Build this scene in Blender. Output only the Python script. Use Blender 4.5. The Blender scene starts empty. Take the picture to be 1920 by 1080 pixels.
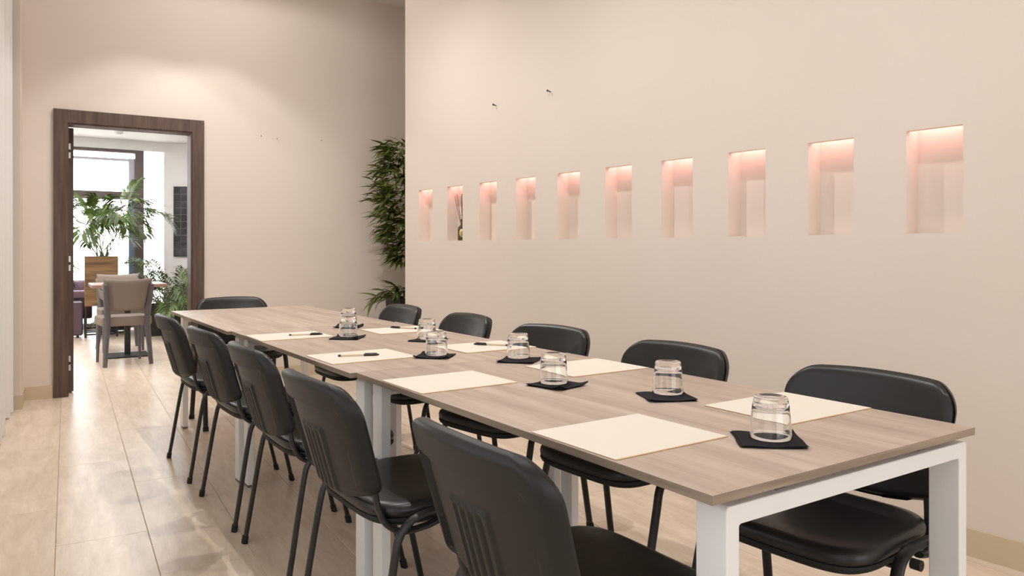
import bpy, bmesh, math, random
from mathutils import Vector, Matrix

random.seed(7)
R = math.radians
scene = bpy.context.scene
COL = scene.collection

# ------------------------------------------------------------------ camera, world, lights, exposure
CAM_H = 1.137
CAM_YAW = 33.8
cam_data = bpy.data.cameras.new('camera')
cam_data.sensor_width = 36.0
cam_data.lens = 27.0
cam_data.shift_y = -74 / 1920
cam_data.clip_start = 0.05
cam = bpy.data.objects.new('camera', cam_data)
cam.location = (0, 0, CAM_H)
cam.rotation_euler = (R(90), 0, R(-CAM_YAW))
COL.objects.link(cam)
scene.camera = cam

scene.view_settings.view_transform = 'Standard'
scene.view_settings.look = 'None'
scene.view_settings.gamma = 1.0
scene.view_settings.use_curve_mapping = False
scene.view_settings.exposure = -0.02
scene.cycles.use_denoising = True
scene.cycles.max_bounces = 8
scene.cycles.diffuse_bounces = 4
scene.cycles.use_light_tree = False
scene.cycles.use_adaptive_sampling = True
scene.cycles.adaptive_threshold = 0.03
scene.cycles.transmission_bounces = 10
scene.cycles.transparent_max_bounces = 12
scene.cycles.sample_clamp_indirect = 6.0

world = bpy.data.worlds.new('daylight')
scene.world = world
world.use_nodes = True
wb = world.node_tree.nodes['Background']
wb.inputs['Color'].default_value = (0.93, 0.97, 1.0, 1)
wb.inputs['Strength'].default_value = 9.0


def area_light(name, loc, rot, sx, sy, power, color):
    d = bpy.data.lights.new(name, 'AREA')
    d.shape = 'RECTANGLE'
    d.size, d.size_y = sx, sy
    d.energy = power
    d.color = color
    o = bpy.data.objects.new(name, d)
    o.location = loc
    o.rotation_euler = rot
    COL.objects.link(o)
    return o


def spot_light(name, loc, power, color, angle=150, blend=1.0, radius=0.035, aim=None):
    d = bpy.data.lights.new(name, 'SPOT')
    d.energy = power
    d.color = color
    d.spot_size = R(angle)
    d.spot_blend = blend
    d.shadow_soft_size = radius
    o = bpy.data.objects.new(name, d)
    o.location = loc
    if aim is not None:
        o.rotation_euler = (Vector(aim) - Vector(loc)).to_track_quat('-Z', 'Y').to_euler()
    COL.objects.link(o)
    return o


CEIL = 3.464
WARM = (1.0, 0.80, 0.62)
NEUT = (1.0, 0.985, 0.955)
# added area light inside the room, imitating daylight from assumed left windows
area_light('left_fill_light', (-0.40, 0.9, 1.7), (R(90), 0, R(-90 - 3.8)), 3.4, 2.6, 23, (0.80, 0.90, 1.0))
# fill light added behind the camera, in front of an assumed back window
area_light('back_fill_light', (1.45, -2.84, 1.55), (R(90), 0, 0), 2.9, 2.3, 49, (0.90, 0.95, 1.0))
# recessed ceiling downlights of the meeting room
for lx, ly, p in ((1.62, 1.10, 57), (1.62, 2.95, 80), (1.62, 4.80, 102)):
    spot_light('ceiling_downlight', (lx, ly, CEIL - 0.02), p, NEUT, 150, 0.95, 0.010)
# wall washer in front of the doorway wall
for lx in (0.98, 1.46):
    spot_light('wall_washer', (lx, 6.02, CEIL - 0.02), 27, NEUT, 94, 0.30, 0.02)
    spot_light('upper_wall_fill', (lx + 0.3, 5.75, CEIL - 0.02), 12, NEUT, 178, 0.25, 0.03)  # extra wide spot, added to brighten the upper wall like washer spill
# the lounge beyond the door: one broad fill light added under its ceiling
area_light('lounge_fill_light', (1.0, 9.4, 2.66), (0, 0, 0), 2.6, 3.6, 110, (1.0, 0.99, 0.98))

# ------------------------------------------------------------------ material helpers


def lin(r, g, b):
    def f(v):
        v /= 255.0
        return v / 12.92 if v <= 0.04045 else ((v + 0.055) / 1.055) ** 2.4
    return (f(r), f(g), f(b), 1.0)


def mat(name, color, rough=0.5, metal=0.0, spec=0.5, **kw):
    m = bpy.data.materials.new(name)
    m.use_nodes = True
    b = m.node_tree.nodes['Principled BSDF']
    b.inputs['Base Color'].default_value = color
    b.inputs['Roughness'].default_value = rough
    b.inputs['Metallic'].default_value = metal
    b.inputs['Specular IOR Level'].default_value = spec
    for k, v in kw.items():
        b.inputs[k].default_value = v
    return m


def noise_mix(m, c1, c2, scale=(1, 1, 1), nscale=4.0, detail=6.0, lo=0.35, hi=0.65, rough=0.55, per_object=False, distortion=0.0, coord='Object'):
    """base colour = mix of c1 and c2 by a stretched noise in object space"""
    nt = m.node_tree
    N, L = nt.nodes, nt.links
    b = N['Principled BSDF']
    tc = N.new('ShaderNodeTexCoord')
    mp = N.new('ShaderNodeMapping')
    mp.inputs['Scale'].default_value = scale
    L.new(tc.outputs[coord], mp.inputs['Vector'])
    no = N.new('ShaderNodeTexNoise')
    no.inputs['Scale'].default_value = nscale
    no.inputs['Detail'].default_value = detail
    no.inputs['Roughness'].default_value = rough
    no.inputs['Distortion'].default_value = distortion
    if per_object:
        oi = N.new('ShaderNodeObjectInfo')
        mu = N.new('ShaderNodeVectorMath')
        mu.operation = 'ADD'
        sc = N.new('ShaderNodeMath')
        sc.operation = 'MULTIPLY'
        sc.inputs[1].default_value = 37.0
        L.new(oi.outputs['Random'], sc.inputs[0])
        L.new(mp.outputs['Vector'], mu.inputs[0])
        L.new(sc.outputs[0], mu.inputs[1])
        L.new(mu.outputs['Vector'], no.inputs['Vector'])
    else:
        L.new(mp.outputs['Vector'], no.inputs['Vector'])
    cr = N.new('ShaderNodeValToRGB')
    cr.color_ramp.elements[0].position = lo
    cr.color_ramp.elements[0].color = c1
    cr.color_ramp.elements[1].position = hi
    cr.color_ramp.elements[1].color = c2
    L.new(no.outputs['Fac'], cr.inputs['Fac'])
    L.new(cr.outputs['Color'], b.inputs['Base Color'])
    return no, cr


def add_bump(m, nscale, strength, dist=0.002, scale=(1, 1, 1)):
    nt = m.node_tree
    N, L = nt.nodes, nt.links
    tc = N.new('ShaderNodeTexCoord')
    mp = N.new('ShaderNodeMapping')
    mp.inputs['Scale'].default_value = scale
    L.new(tc.outputs['Object'], mp.inputs['Vector'])
    no = N.new('ShaderNodeTexNoise')
    no.inputs['Scale'].default_value = nscale
    no.inputs['Detail'].default_value = 4
    L.new(mp.outputs['Vector'], no.inputs['Vector'])
    bp = N.new('ShaderNodeBump')
    bp.inputs['Strength'].default_value = strength
    bp.inputs['Distance'].default_value = dist
    L.new(no.outputs['Fac'], bp.inputs['Height'])
    L.new(bp.outputs['Normal'], N['Principled BSDF'].inputs['Normal'])


M = {}
M['wall'] = mat('cream_plaster', lin(230, 214, 198), 0.85, spec=0.2)
noise_mix(M['wall'], lin(233, 221, 210), lin(236, 224, 214), nscale=1.3, detail=1, lo=0.3, hi=0.7)
M['ceiling'] = mat('white_ceiling_paint', lin(238, 232, 224), 0.9, spec=0.2)
M['baseboard'] = mat('beige_skirting', lin(216, 198, 170), 0.55)
M['grout'] = mat('brown_grout', lin(160, 134, 110), 0.9)
M['tile'] = mat('travertine', lin(212, 188, 164), 0.30, spec=0.35)
M['tabletop'] = mat('pale_oak_laminate', lin(205, 182, 165), 0.38, spec=0.4)
M['table_edge'] = mat('grey_brown_edge_band', lin(158, 140, 122), 0.45, spec=0.3)
noise_mix(M['table_edge'], lin(134, 117, 102), lin(170, 152, 134), scale=(3.0, 3.0, 60.0), nscale=1.2, detail=4, lo=0.3, hi=0.7)
M['white_metal'] = mat('white_powder_coat', lin(244, 243, 242), 0.35, spec=0.5)
M['grey_plastic'] = mat('grey_foot_plastic', lin(110, 104, 108), 0.5)
M['leather'] = mat('black_leatherette', lin(30, 28, 27), 0.36, spec=0.5)
add_bump(M['leather'], 420, 0.06, 0.0006)
M['shell'] = mat('charcoal_plastic', lin(31, 29, 28), 0.44, spec=0.4)
add_bump(M['shell'], 900, 0.10, 0.0004)
M['black_metal'] = mat('black_enamel_tube', lin(30, 28, 28), 0.38, spec=0.5)
M['rubber'] = mat('black_rubber', lin(24, 23, 23), 0.7)
M['paper'] = mat('cream_paper', lin(243, 234, 220), 0.75, spec=0.2)
M['paper_edge'] = mat('paper_stack_edge', lin(236, 196, 140), 0.8, spec=0.2)
M['napkin'] = mat('black_paper_napkin', lin(36, 33, 36), 0.85, spec=0.2)
add_bump(M['napkin'], 700, 0.12, 0.0004)
M['glass'] = mat('clear_glass', (1, 1, 1, 1), 0.0, spec=0.5)
M['glass'].node_tree.nodes['Principled BSDF'].inputs['Transmission Weight'].default_value = 1.0
M['glass'].node_tree.nodes['Principled BSDF'].inputs['IOR'].default_value = 1.46
M['pen_clear'] = mat('clear_pen_barrel', lin(214, 196, 170), 0.2)
M['pen_black'] = mat('black_pen_plastic', lin(20, 20, 22), 0.35)
M['walnut'] = mat('walnut_veneer', lin(108, 82, 70), 0.5, spec=0.3)
noise_mix(M['walnut'], lin(84, 67, 60), lin(112, 92, 82), scale=(14, 14, 1.0), nscale=2.2, detail=5, lo=0.3, hi=0.7)
M['steel'] = mat('satin_nickel', lin(225, 222, 218), 0.35, metal=0.6)
M['curtain'] = mat('sheer_white_voile', lin(250, 247, 244), 0.9, spec=0.1)
M['niche_led'] = mat('pink_led_strip', (1, 1, 1, 1), 0.5)
_b = M['niche_led'].node_tree.nodes['Principled BSDF']
_b.inputs['Emission Color'].default_value = (1.0, 0.52, 0.50, 1)
_b.inputs['Emission Strength'].default_value = 6.0
M['black_screw'] = mat('black_screw', lin(25, 22, 22), 0.5)
M['filler'] = mat('grey_filler', lin(150, 135, 122), 0.9)
M['bamboo_leaf'] = mat('bamboo_leaf', lin(74, 84, 40), 0.5, spec=0.3)
M['bamboo_stem'] = mat('bamboo_stem', lin(92, 84, 50), 0.5)
M['palm_leaf'] = mat('palm_leaf', lin(82, 104, 48), 0.42, spec=0.4)
M['palm_stem'] = mat('palm_stem', lin(110, 112, 76), 0.5)
M['pot_black'] = mat('anthracite_pot', lin(36, 31, 31), 0.6)
M['soil'] = mat('dark_soil', lin(40, 30, 24), 0.95)
M['planter_wood'] = mat('zebrano_veneer', lin(150, 112, 70), 0.45)
noise_mix(M['planter_wood'], lin(92, 66, 38), lin(148, 116, 76), scale=(1.0, 1.0, 9.0), nscale=2.0, detail=5, lo=0.35, hi=0.65, distortion=0.6)
M['dark_metal'] = mat('dark_steel', lin(44, 40, 42), 0.4, metal=0.3)
M['chrome'] = mat('brushed_steel', lin(190, 190, 190), 0.3, metal=0.9)
M['taupe_fabric'] = mat('taupe_upholstery', lin(134, 122, 113), 0.8, spec=0.2)
add_bump(M['taupe_fabric'], 300, 0.1, 0.001)
M['grey_wood'] = mat('grey_lacquered_wood', lin(92, 88, 92), 0.45)
M['cafe_top'] = mat('brown_cafe_tabletop', lin(150, 122, 110), 0.35)
M['plum'] = mat('plum_upholstery', lin(88, 68, 76), 0.65)
M['lilac'] = mat('lilac_upholstery', lin(150, 122, 142), 0.7)
M['lounge_wall'] = mat('lounge_white_paint', lin(232, 230, 230), 0.85, spec=0.2)
M['bronze'] = mat('bronze_window_frame', lin(96, 83, 82), 0.5, metal=0.2)
M['pale_frame'] = mat('pale_aluminium', lin(180, 178, 188), 0.45, metal=0.2)
M['blue_frame'] = mat('blue_grey_aluminium', lin(120, 140, 160), 0.45, metal=0.2)
M['art_tile'] = mat('black_glossy_tile', lin(38, 36, 38), 0.22)
noise_mix(M['art_tile'], lin(26, 25, 27), lin(62, 60, 62), nscale=3, detail=3, per_object=True)
M['art_grid'] = mat('grey_grid', lin(150, 146, 148), 0.6)
M['outdoor_paving'] = mat('outdoor_paving', lin(220, 214, 206), 0.9)
M['hedge'] = mat('hedge_leaf', lin(110, 150, 84), 0.7)
M['reed'] = mat('dark_reed', lin(84, 58, 46), 0.7)
M['olive_glass'] = mat('olive_bottle_glass', lin(104, 100, 62), 0.08, spec=0.6)
M['olive_glass'].node_tree.nodes['Principled BSDF'].inputs['Transmission Weight'].default_value = 0.55
M['gold_label'] = mat('gold_label', lin(222, 204, 140), 0.4)
M['window_glass'] = mat('window_pane', (1, 1, 1, 1), 0.0)

# window glass: clear pane, fresnel gloss over plain transparency
nt = M['window_glass'].node_tree
nt.nodes.clear()
_o = nt.nodes.new('ShaderNodeOutputMaterial')
_mx = nt.nodes.new('ShaderNodeMixShader')
_tr = nt.nodes.new('ShaderNodeBsdfTransparent')
_gl = nt.nodes.new('ShaderNodeBsdfGlossy')
_gl.inputs['Roughness'].default_value = 0.02
_mx.inputs[0].default_value = 0.05
nt.links.new(_tr.outputs[0], _mx.inputs[1])
nt.links.new(_gl.outputs[0], _mx.inputs[2])
nt.links.new(_mx.outputs[0], _o.inputs['Surface'])

# sheer curtain: part translucent, part see-through weave
nt = M['curtain'].node_tree
_p = nt.nodes['Principled BSDF']
_o = nt.nodes['Material Output']
_t = nt.nodes.new('ShaderNodeBsdfTranslucent')
_t.inputs['Color'].default_value = lin(240, 234, 230)
_m1 = nt.nodes.new('ShaderNodeMixShader')
_m1.inputs[0].default_value = 0.15
nt.links.new(_p.outputs[0], _m1.inputs[1])
nt.links.new(_t.outputs[0], _m1.inputs[2])
nt.links.new(_m1.outputs[0], _o.inputs['Surface'])

# leaves: colour varies per leaf / along the plant
for key, ca, cb in (('bamboo_leaf', lin(52, 62, 28), lin(118, 126, 58)), ('palm_leaf', lin(36, 54, 18), lin(92, 116, 50))):
    noise_mix(M[key], ca, cb, nscale=5.0, detail=2, lo=0.3, hi=0.7, per_object=True)

# travertine: long cloudy veins, each tile its own
nt = M['tile'].node_tree
N, L = nt.nodes, nt.links
no, cr = noise_mix(M['tile'], lin(214, 192, 168), lin(246, 228, 208), scale=(8.5, 1.5, 1.0), nscale=2.0, detail=8,
                   lo=0.30, hi=0.68, rough=0.72, per_object=True, distortion=0.4)
oi = N.new('ShaderNodeObjectInfo')
mr = N.new('ShaderNodeMapRange')
mr.inputs['To Min'].default_value = 0.93
mr.inputs['To Max'].default_value = 1.04
L.new(oi.outputs['Random'], mr.inputs['Value'])
mixc = N.new('ShaderNodeVectorMath')
mixc.operation = 'SCALE'
L.new(cr.outputs['Color'], mixc.inputs[0])
L.new(mr.outputs['Result'], mixc.inputs['Scale'])
L.new(mixc.outputs['Vector'], N['Principled BSDF'].inputs['Base Color'])

# table laminate: straight grain along the length (local y) with a few darker streaks
nt = M['tabletop'].node_tree
N, L = nt.nodes, nt.links
no, cr = noise_mix(M['tabletop'], lin(172, 152, 137), lin(209, 190, 174), scale=(9.0, 0.55, 9.0), nscale=2.6, detail=5,
                   lo=0.28, hi=0.66, rough=0.6, per_object=True, distortion=0.35)

# ------------------------------------------------------------------ mesh helpers


class MB:
    def __init__(self):
        self.v, self.f, self.mi = [], [], []

    def add(self, verts, faces, mi=0):
        n = len(self.v)
        self.v += [tuple(p) for p in verts]
        self.f += [tuple(i + n for i in q) for q in faces]
        self.mi += [mi] * len(faces)

    def box(self, x0, x1, y0, y1, z0, z1, mi=0, mtx=None):
        vs = [Vector(p) for p in ((x0, y0, z0), (x1, y0, z0), (x1, y1, z0), (x0, y1, z0),
                                  (x0, y0, z1), (x1, y0, z1), (x1, y1, z1), (x0, y1, z1))]
        if mtx is not None:
            vs = [mtx @ p for p in vs]
        self.add(vs, ((0, 3, 2, 1), (4, 5, 6, 7), (0, 1, 5, 4), (1, 2, 6, 5), (2, 3, 7, 6), (3, 0, 4, 7)), mi)

    def lathe(self, prof, n=32, c=(0, 0, 0), mi=0, closed=False):
        base = len(self.v)
        k = len(prof)
        for i in range(n):
            a = 2 * math.pi * i / n
            for r, z in prof:
                self.v.append((c[0] + r * math.cos(a), c[1] + r * math.sin(a), c[2] + z))
        rng = range(k) if closed else range(k - 1)
        for i in range(n):
            j = (i + 1) % n
            for q in rng:
                q2 = (q + 1) % k
                self.f.append((base + i * k + q, base + j * k + q, base + j * k + q2, base + i * k + q2))
                self.mi.append(mi)

    def tube(self, pts, ra, rb=None, side=(0, 1, 0), n=10, mi=0, taper=None):
        """sweep an ellipse (ra along `side`, rb across it) along pts"""
        rb = ra if rb is None else rb
        pts = [Vector(p) for p in pts]
        base = len(self.v)
        m = len(pts)
        for i, p in enumerate(pts):
            t = (pts[min(i + 1, m - 1)] - pts[max(i - 1, 0)]).normalized()
            s = Vector(side)
            s = (s - t * s.dot(t))
            if s.length < 1e-4:
                s = t.orthogonal()
            s.normalize()
            w = t.cross(s)
            k = 1.0 if taper is None else taper[i]
            for j in range(n):
                a = 2 * math.pi * j / n
                self.v.append(tuple(p + s * (ra * k * math.cos(a)) + w * (rb * k * math.sin(a))))
        for i in range(m - 1):
            for j in range(n):
                j2 = (j + 1) % n
                self.f.append((base + i * n + j, base + i * n + j2, base + (i + 1) * n + j2, base + (i + 1) * n + j))
                self.mi.append(mi)
        self.f.append(tuple(base + j for j in range(n))[::-1])
        self.f.append(tuple(base + (m - 1) * n + j for j in range(n)))
        self.mi += [mi, mi]

    def mesh(self, name, mats, smooth=True, angle=35, weld=False):
        me = bpy.data.meshes.new(name)
        me.from_pydata([tuple(p) for p in self.v], [], self.f)
        for m in (mats if isinstance(mats, (list, tuple)) else [mats]):
            me.materials.append(M[m])
        me.polygons.foreach_set('material_index', self.mi)
        bm = bmesh.new()
        bm.from_mesh(me)
        if weld:
            bmesh.ops.remove_doubles(bm, verts=bm.verts, dist=1e-5)
        bmesh.ops.recalc_face_normals(bm, faces=bm.faces)
        if smooth:
            ca = R(angle)
            for f in bm.faces:
                f.smooth = True
            for e in bm.edges:
                if len(e.link_faces) == 2:
                    e.smooth = e.calc_face_angle(0) < ca
        bm.to_mesh(me)
        bm.free()
        return me


def smooth_path(pts, sub=5):
    """Catmull-Rom resample"""
    P = [Vector(p) for p in pts]
    out = []
    for i in range(len(P) - 1):
        p0 = P[max(i - 1, 0)]
        p1, p2 = P[i], P[i + 1]
        p3 = P[min(i + 2, len(P) - 1)]
        for k in range(sub):
            t = k / sub
            out.append(0.5 * ((2 * p1) + (p2 - p0) * t + (2 * p0 - 5 * p1 + 4 * p2 - p3) * t * t + (3 * p1 - p0 - 3 * p2 + p3) * t ** 3))
    out.append(P[-1])
    return out


def put(name, me, parent=None, loc=None, rotz=None):
    o = bpy.data.objects.new(name, me)
    COL.objects.link(o)
    if parent is not None:
        o.parent = parent
    if loc is not None:
        o.location = loc
    if rotz is not None:
        o.rotation_euler = (0, 0, rotz)
    return o


def tag(o, label, cat, group=None):
    o['label'] = label
    o['category'] = cat
    if group:
        o['group'] = group
    return o


def thing(name, label, cat, loc=(0, 0, 0), rotz=0.0, group=None):
    o = bpy.data.objects.new(name, None)
    o.empty_display_size = 0.1
    COL.objects.link(o)
    o.location = loc
    o.rotation_euler = (0, 0, rotz)
    return tag(o, label, cat, group)


def structure(name, me, parent=None, loc=None, rotz=None, label=None):
    o = put(name, me, parent, loc, rotz)
    if parent is None:
        o['kind'] = 'structure'
        if label:
            o['label'] = label
    return o


def copy_tree(o, parent=None):
    c = o.copy()
    COL.objects.link(c)
    c.parent = parent
    for ch in list(o.children):
        copy_tree(ch, c)
    return c


def bevel_box_mesh(name, sx, sy, sz, bev, mats, seg=2, origin=(0, 0, 0)):
    bm = bmesh.new()
    bmesh.ops.create_cube(bm, size=1.0)
    for v in bm.verts:
        v.co = Vector((v.co.x * sx + origin[0], v.co.y * sy + origin[1], v.co.z * sz + origin[2]))
    bmesh.ops.bevel(bm, geom=list(bm.edges), offset=bev, segments=seg, affect='EDGES', profile=0.7)
    for f in bm.faces:
        f.smooth = True
    for e in bm.edges:
        if len(e.link_faces) == 2:
            e.smooth = e.calc_face_angle(0) < R(40)
    me = bpy.data.meshes.new(name)
    bm.to_mesh(me)
    bm.free()
    for m in (mats if isinstance(mats, (list, tuple)) else [mats]):
        me.materials.append(M[m])
    return me


# ------------------------------------------------------------------ room setting
cy_, sy_ = math.cos(R(CAM_YAW)), math.sin(R(CAM_YAW))


def in_picture(x, y, margin=0.06):
    """rough test: does the photograph look at this floor point"""
    xc, zc = x * cy_ - y * sy_, x * sy_ + y * cy_
    if zc < 0.6:
        return False
    u, v = 0.5 + 0.75 * xc / zc, 466 / 1080 + 1440 / 1080 * CAM_H / zc
    return -margin < u < 1 + margin and v < 1 + margin


# --- floor: slab with single travertine tiles laid at a slight angle to the walls
m = MB()
m.box(-1.2, 4.6, -3.2, 12.9, -0.12, -0.0018)
floor = structure('floor', m.mesh('floor_slab', 'grout', smooth=False), label='beige travertine tile floor with fine brown joints')
TA = R(3.71)
tw, tl = 0.320, 1.222
ta = Vector((math.sin(TA), math.cos(TA)))      # along the strips
tp = Vector((math.cos(TA), -math.sin(TA)))     # across
base = Vector((0.163, 3.1))
tile_me = bevel_box_mesh('travertine_tile', tw - 0.0016, tl - 0.0016, 0.012, 0.0012, 'tile', 1, (0, 0, -0.006))
rest = MB()
n_tiles = 0
offs = {}
rt = random.Random(3)
for i in range(-4, 12):
    if i == 0:
        off = 0.306
    elif i == -1:
        off = 0.80
    elif i == 1:
        off = 1.05
    else:
        off = rt.random() * tl
    off = off % tl
    for j in range(-6, 9):
        c = base + tp * ((i + 0.5) * tw) + ta * (off + (j + 0.5) * tl)
        if c.y < -3.0 or c.y > 12.6 or c.x < -0.75 + 0.066 * c.y * 0.6 - 0.2 or c.x > 4.3:
            continue
        if c.y > 6.9 and c.x > 3.2:
            continue
        if c.y < 5.6 and c.x > 3.25:
            continue
        vis = in_picture(c.x, c.y) and (c.y < 6.9 or c.x < 2.4)
        if vis and n_tiles < 290:
            put('tile', tile_me, floor, (c.x, c.y, 0), -TA)
            n_tiles += 1
        else:
            mt = Matrix.Translation((c.x, c.y, 0)) @ Matrix.Rotation(-TA, 4, 'Z')
            rest.box(-tw / 2 + .0008, tw / 2 - .0008, -tl / 2 + .0008, tl / 2 - .0008, -0.012, 0, 0, mt)
o = put('tile_field', rest.mesh('tile_field', 'tile', smooth=False), floor)
o['kind'] = 'stuff'

# --- ceiling of the meeting room
m = MB()
m.box(-1.0, 4.3, -3.0, 6.95, CEIL, CEIL + 0.1)
structure('ceiling', m.mesh('ceiling', 'ceiling', smooth=False))

# --- doorway wall at the far end
FW_A = math.atan(-0.026)
FW = Vector((0.362, 6.805, 0))
fw_m = Matrix.Translation(FW) @ Matrix.Rotation(FW_A, 4, 'Z')   # local x along wall, +y beyond
D0, D1, DZ = 0.446 - 0.362, 1.340 - 0.362, 2.103
m = MB()
for x0, x1, z0, z1 in ((-1.2, D0, 0, CEIL), (D1, 4.0, 0, CEIL), (D0, D1, DZ, CEIL)):
    m.box(x0, x1, 0, 0.14, z0, z1, 0, fw_m)
structure('wall_far', m.mesh('wall_far', 'wall', smooth=False))
m = MB()
m.box(-0.30, -0.015, -0.012, 0, 0, 0.098, 0, fw_m)
m.box(D1 + 0.094, 3.7, -0.012, 0, 0, 0.098, 0, fw_m)
structure('baseboard_far', m.mesh('baseboard_far', 'baseboard', smooth=False))
# nail holes left in that wall
for k, (x, z, r) in enumerate(((1.905, 2.116, 0.006), (2.043, 2.103, 0.005), (2.055, 2.085, 0.003), (2.441, 2.119, 0.005))):
    m = MB()
    m.lathe([(0.0001, 0.0), (r, 0.0), (r * 0.8, 0.0025), (0.0001, 0.003)], 10)
    o = put('wall_plug', m.mesh('wall_plug', 'filler'))
    p = fw_m @ Vector((x - 0.362, 0, z))
    o.location = p
    o.rotation_euler = (R(90), 0, FW_A)
    tag(o, ['tiny grey filled screw hole nearest the door frame on the far wall', 'tiny grey filled screw hole, upper of the close pair right of the door',
            'faint grey speck just below the pair of filled holes on far wall', 'tiny grey filled screw hole nearest the bamboo on the far wall'][k], 'wall plug', 'filled holes in the far wall')

# --- right wall with ten lit niches, running at a slight angle
RW_P = Vector((2.994, 1.453, 0))
RW_A = R(2.9)
rw_m = Matrix.Translation(RW_P) @ Matrix.Rotation(RW_A, 4, 'Z')   # local +y along the wall away, +x into the wall
NZ0, NZ1, ND = 1.196, 1.601, 0.095
LIP, NZC = 0.030, 1.645      # front lip and light cavity above each niche
niches = [(0.0 + 0.4278 * k - 0.007, 0.0 + 0.4278 * k + 0.203) for k in range(10)]
Y_END = 4.277
m = MB()
cuts = [-4.6] + [v for a, b in niches for v in (a, b)] + [Y_END]
T = 0.22


def quad(mb, a, b, c, d):
    mb.add([rw_m @ Vector(p) for p in (a, b, c, d)], ((0, 1, 2, 3),))


for i in range(len(cuts) - 1):
    y0, y1 = cuts[i], cuts[i + 1]
    hole = i % 2 == 1
    for z0, z1 in (((0, NZ0), (NZ1, CEIL)) if hole else ((0, NZ0), (NZ0, NZ1), (NZ1, CEIL))):
        quad(m, (0, y0, z0), (0, y1, z0), (0, y1, z1), (0, y0, z1))
    if hole:
        quad(m, (ND, y0, NZ0), (ND, y1, NZ0), (ND, y1, NZC), (ND, y0, NZC))
        quad(m, (0, y0, NZ0), (0, y1, NZ0), (ND, y1, NZ0), (ND, y0, NZ0))
        quad(m, (0, y0, NZ1), (0, y1, NZ1), (LIP, y1, NZ1), (LIP, y0, NZ1))
        quad(m, (LIP, y0, NZ1), (LIP, y1, NZ1), (LIP, y1, NZC), (LIP, y0, NZC))
        quad(m, (LIP, y0, NZC), (LIP, y1, NZC), (ND, y1, NZC), (ND, y0, NZC))
        for yy in (y0, y1):
            quad(m, (0, yy, NZ0), (LIP, yy, NZ0), (LIP, yy, NZ1), (0, yy, NZ1))
            quad(m, (LIP, yy, NZ0), (ND, yy, NZ0), (ND, yy, NZ1), (LIP, yy, NZ1))
            quad(m, (LIP, yy, NZ1), (ND, yy, NZ1), (ND, yy, NZC), (LIP, yy, NZC))
quad(m, (0, Y_END, 0), (T, Y_END, 0), (T, Y_END, CEIL), (0, Y_END, CEIL))
quad(m, (T, -4.6, 0), (T, Y_END, 0), (T, Y_END, CEIL), (T, -4.6, CEIL))
structure('wall_right', m.mesh('wall_right', 'wall', smooth=False, weld=True))
m = MB()
m.box(-0.013, 0, -4.5, Y_END, 0, 0.098, 0, rw_m)
m.box(-0.011, 0, -4.5, Y_END, 0.098, 0.101, 0, rw_m)
structure('baseboard_right', m.mesh('baseboard_right', 'baseboard', smooth=False))
# alcove behind the end of that wall
m = MB()
p = rw_m @ Vector((T, Y_END, 0))
m.box(p.x, 3.95, p.y - 0.12, p.y, 0, CEIL)
m.box(3.85, 3.99, 5.7, 6.8, 0, CEIL)
structure('wall_alcove', m.mesh('wall_alcove', 'wall', smooth=False))

ordinal = ['nearest', 'second', 'third', 'fourth', 'fifth', 'sixth', 'seventh', 'eighth', 'ninth', 'farthest']
led = bevel_box_mesh('led_strip', 0.050, 0.196, 0.006, 0.001, ['niche_led'], 1)
for k, (a, b) in enumerate(niches):
    p = rw_m @ Vector((0.064, (a + b) / 2, NZC - 0.003))
    o = put('niche_light', led, None, p, RW_A)
    w_ = 'nearest niche' if k == 0 else ('farthest niche, beside the bamboo' if k == 9 else ordinal[k] + ' niche from the near end')
    tag(o, 'pink light strip under the top of the ' + w_, 'light', 'light strips in the wall niches')

# two black screws left in the right wall
for k, (yy, zz) in enumerate(((2.994, 2.1187), (2.409, 2.118))):
    m = MB()
    m.tube([(0.0, 0, 0), (-0.022, 0, 0.004)], 0.0035, n=8)
    m.tube([(-0.022, 0, 0.004), (-0.026, 0, 0.0045)], 0.007, n=10)
    p = rw_m @ Vector((0, yy, zz))
    o = put('wall_screw', m.mesh('wall_screw', 'black_screw'), None, p, RW_A)
    tag(o, 'black screw sticking out of the pink wall, ' + ('the one farther from the camera' if k == 0 else 'the one nearer the camera'), 'screw', 'screws in the niche wall')

# --- left wall: pier by the door, then wall behind a sheer curtain, then an unseen, assumed window
LW_A = R(-3.8)
lw_m = Matrix.Translation((0.132, 6.455, 0)) @ Matrix.Rotation(LW_A, 4, 'Z')  # local +y along wall away
m = MB()
m.box(-0.6, 0.0, 0.0, 0.45, 0, CEIL, 0, lw_m)                  # pier
m.box(-0.62, -0.42, -9.4, 0.0, 0, 0.25, 0, lw_m)              # window apron
m.box(-0.62, -0.42, -9.4, 0.0, 3.1, CEIL, 0, lw_m)            # lintel
m.box(-0.62, -0.42, -9.4, -7.4, 0.25, 3.1, 0, lw_m)
m.box(-0.62, -0.42, -3.9, 0.0, 0.25, 3.1, 0, lw_m)
structure('wall_left', m.mesh('wall_left', 'wall', smooth=False))
m = MB()
m.box(-0.40, 0.012, -0.012, 0.0, 0, 0.098, 0, lw_m)
m.box(0.0, 0.012, 0.0, 0.34, 0, 0.098, 0, lw_m)
structure('baseboard_left', m.mesh('baseboard_left', 'baseboard', smooth=False))
m = MB()
for x0, x1, z0, z1 in ((-1.2, 0.0, 0, CEIL), (2.9, 4.2, 0, CEIL), (0.0, 2.9, 0, 0.40), (0.0, 2.9, 2.70, CEIL)):
    m.box(x0, x1, -3.1, -2.9, z0, z1)
structure('wall_back', m.mesh('wall_back', 'wall', smooth=False))
win = put('assumed_window_1', None)  # assumed window, out of view, to go with the added left light
win['kind'] = 'structure'
m = MB()
for yy in (-7.4, -5.67, -3.96):
    m.box(-0.56, -0.50, yy, yy + 0.06, 0.25, 3.1, 0, lw_m)
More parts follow.
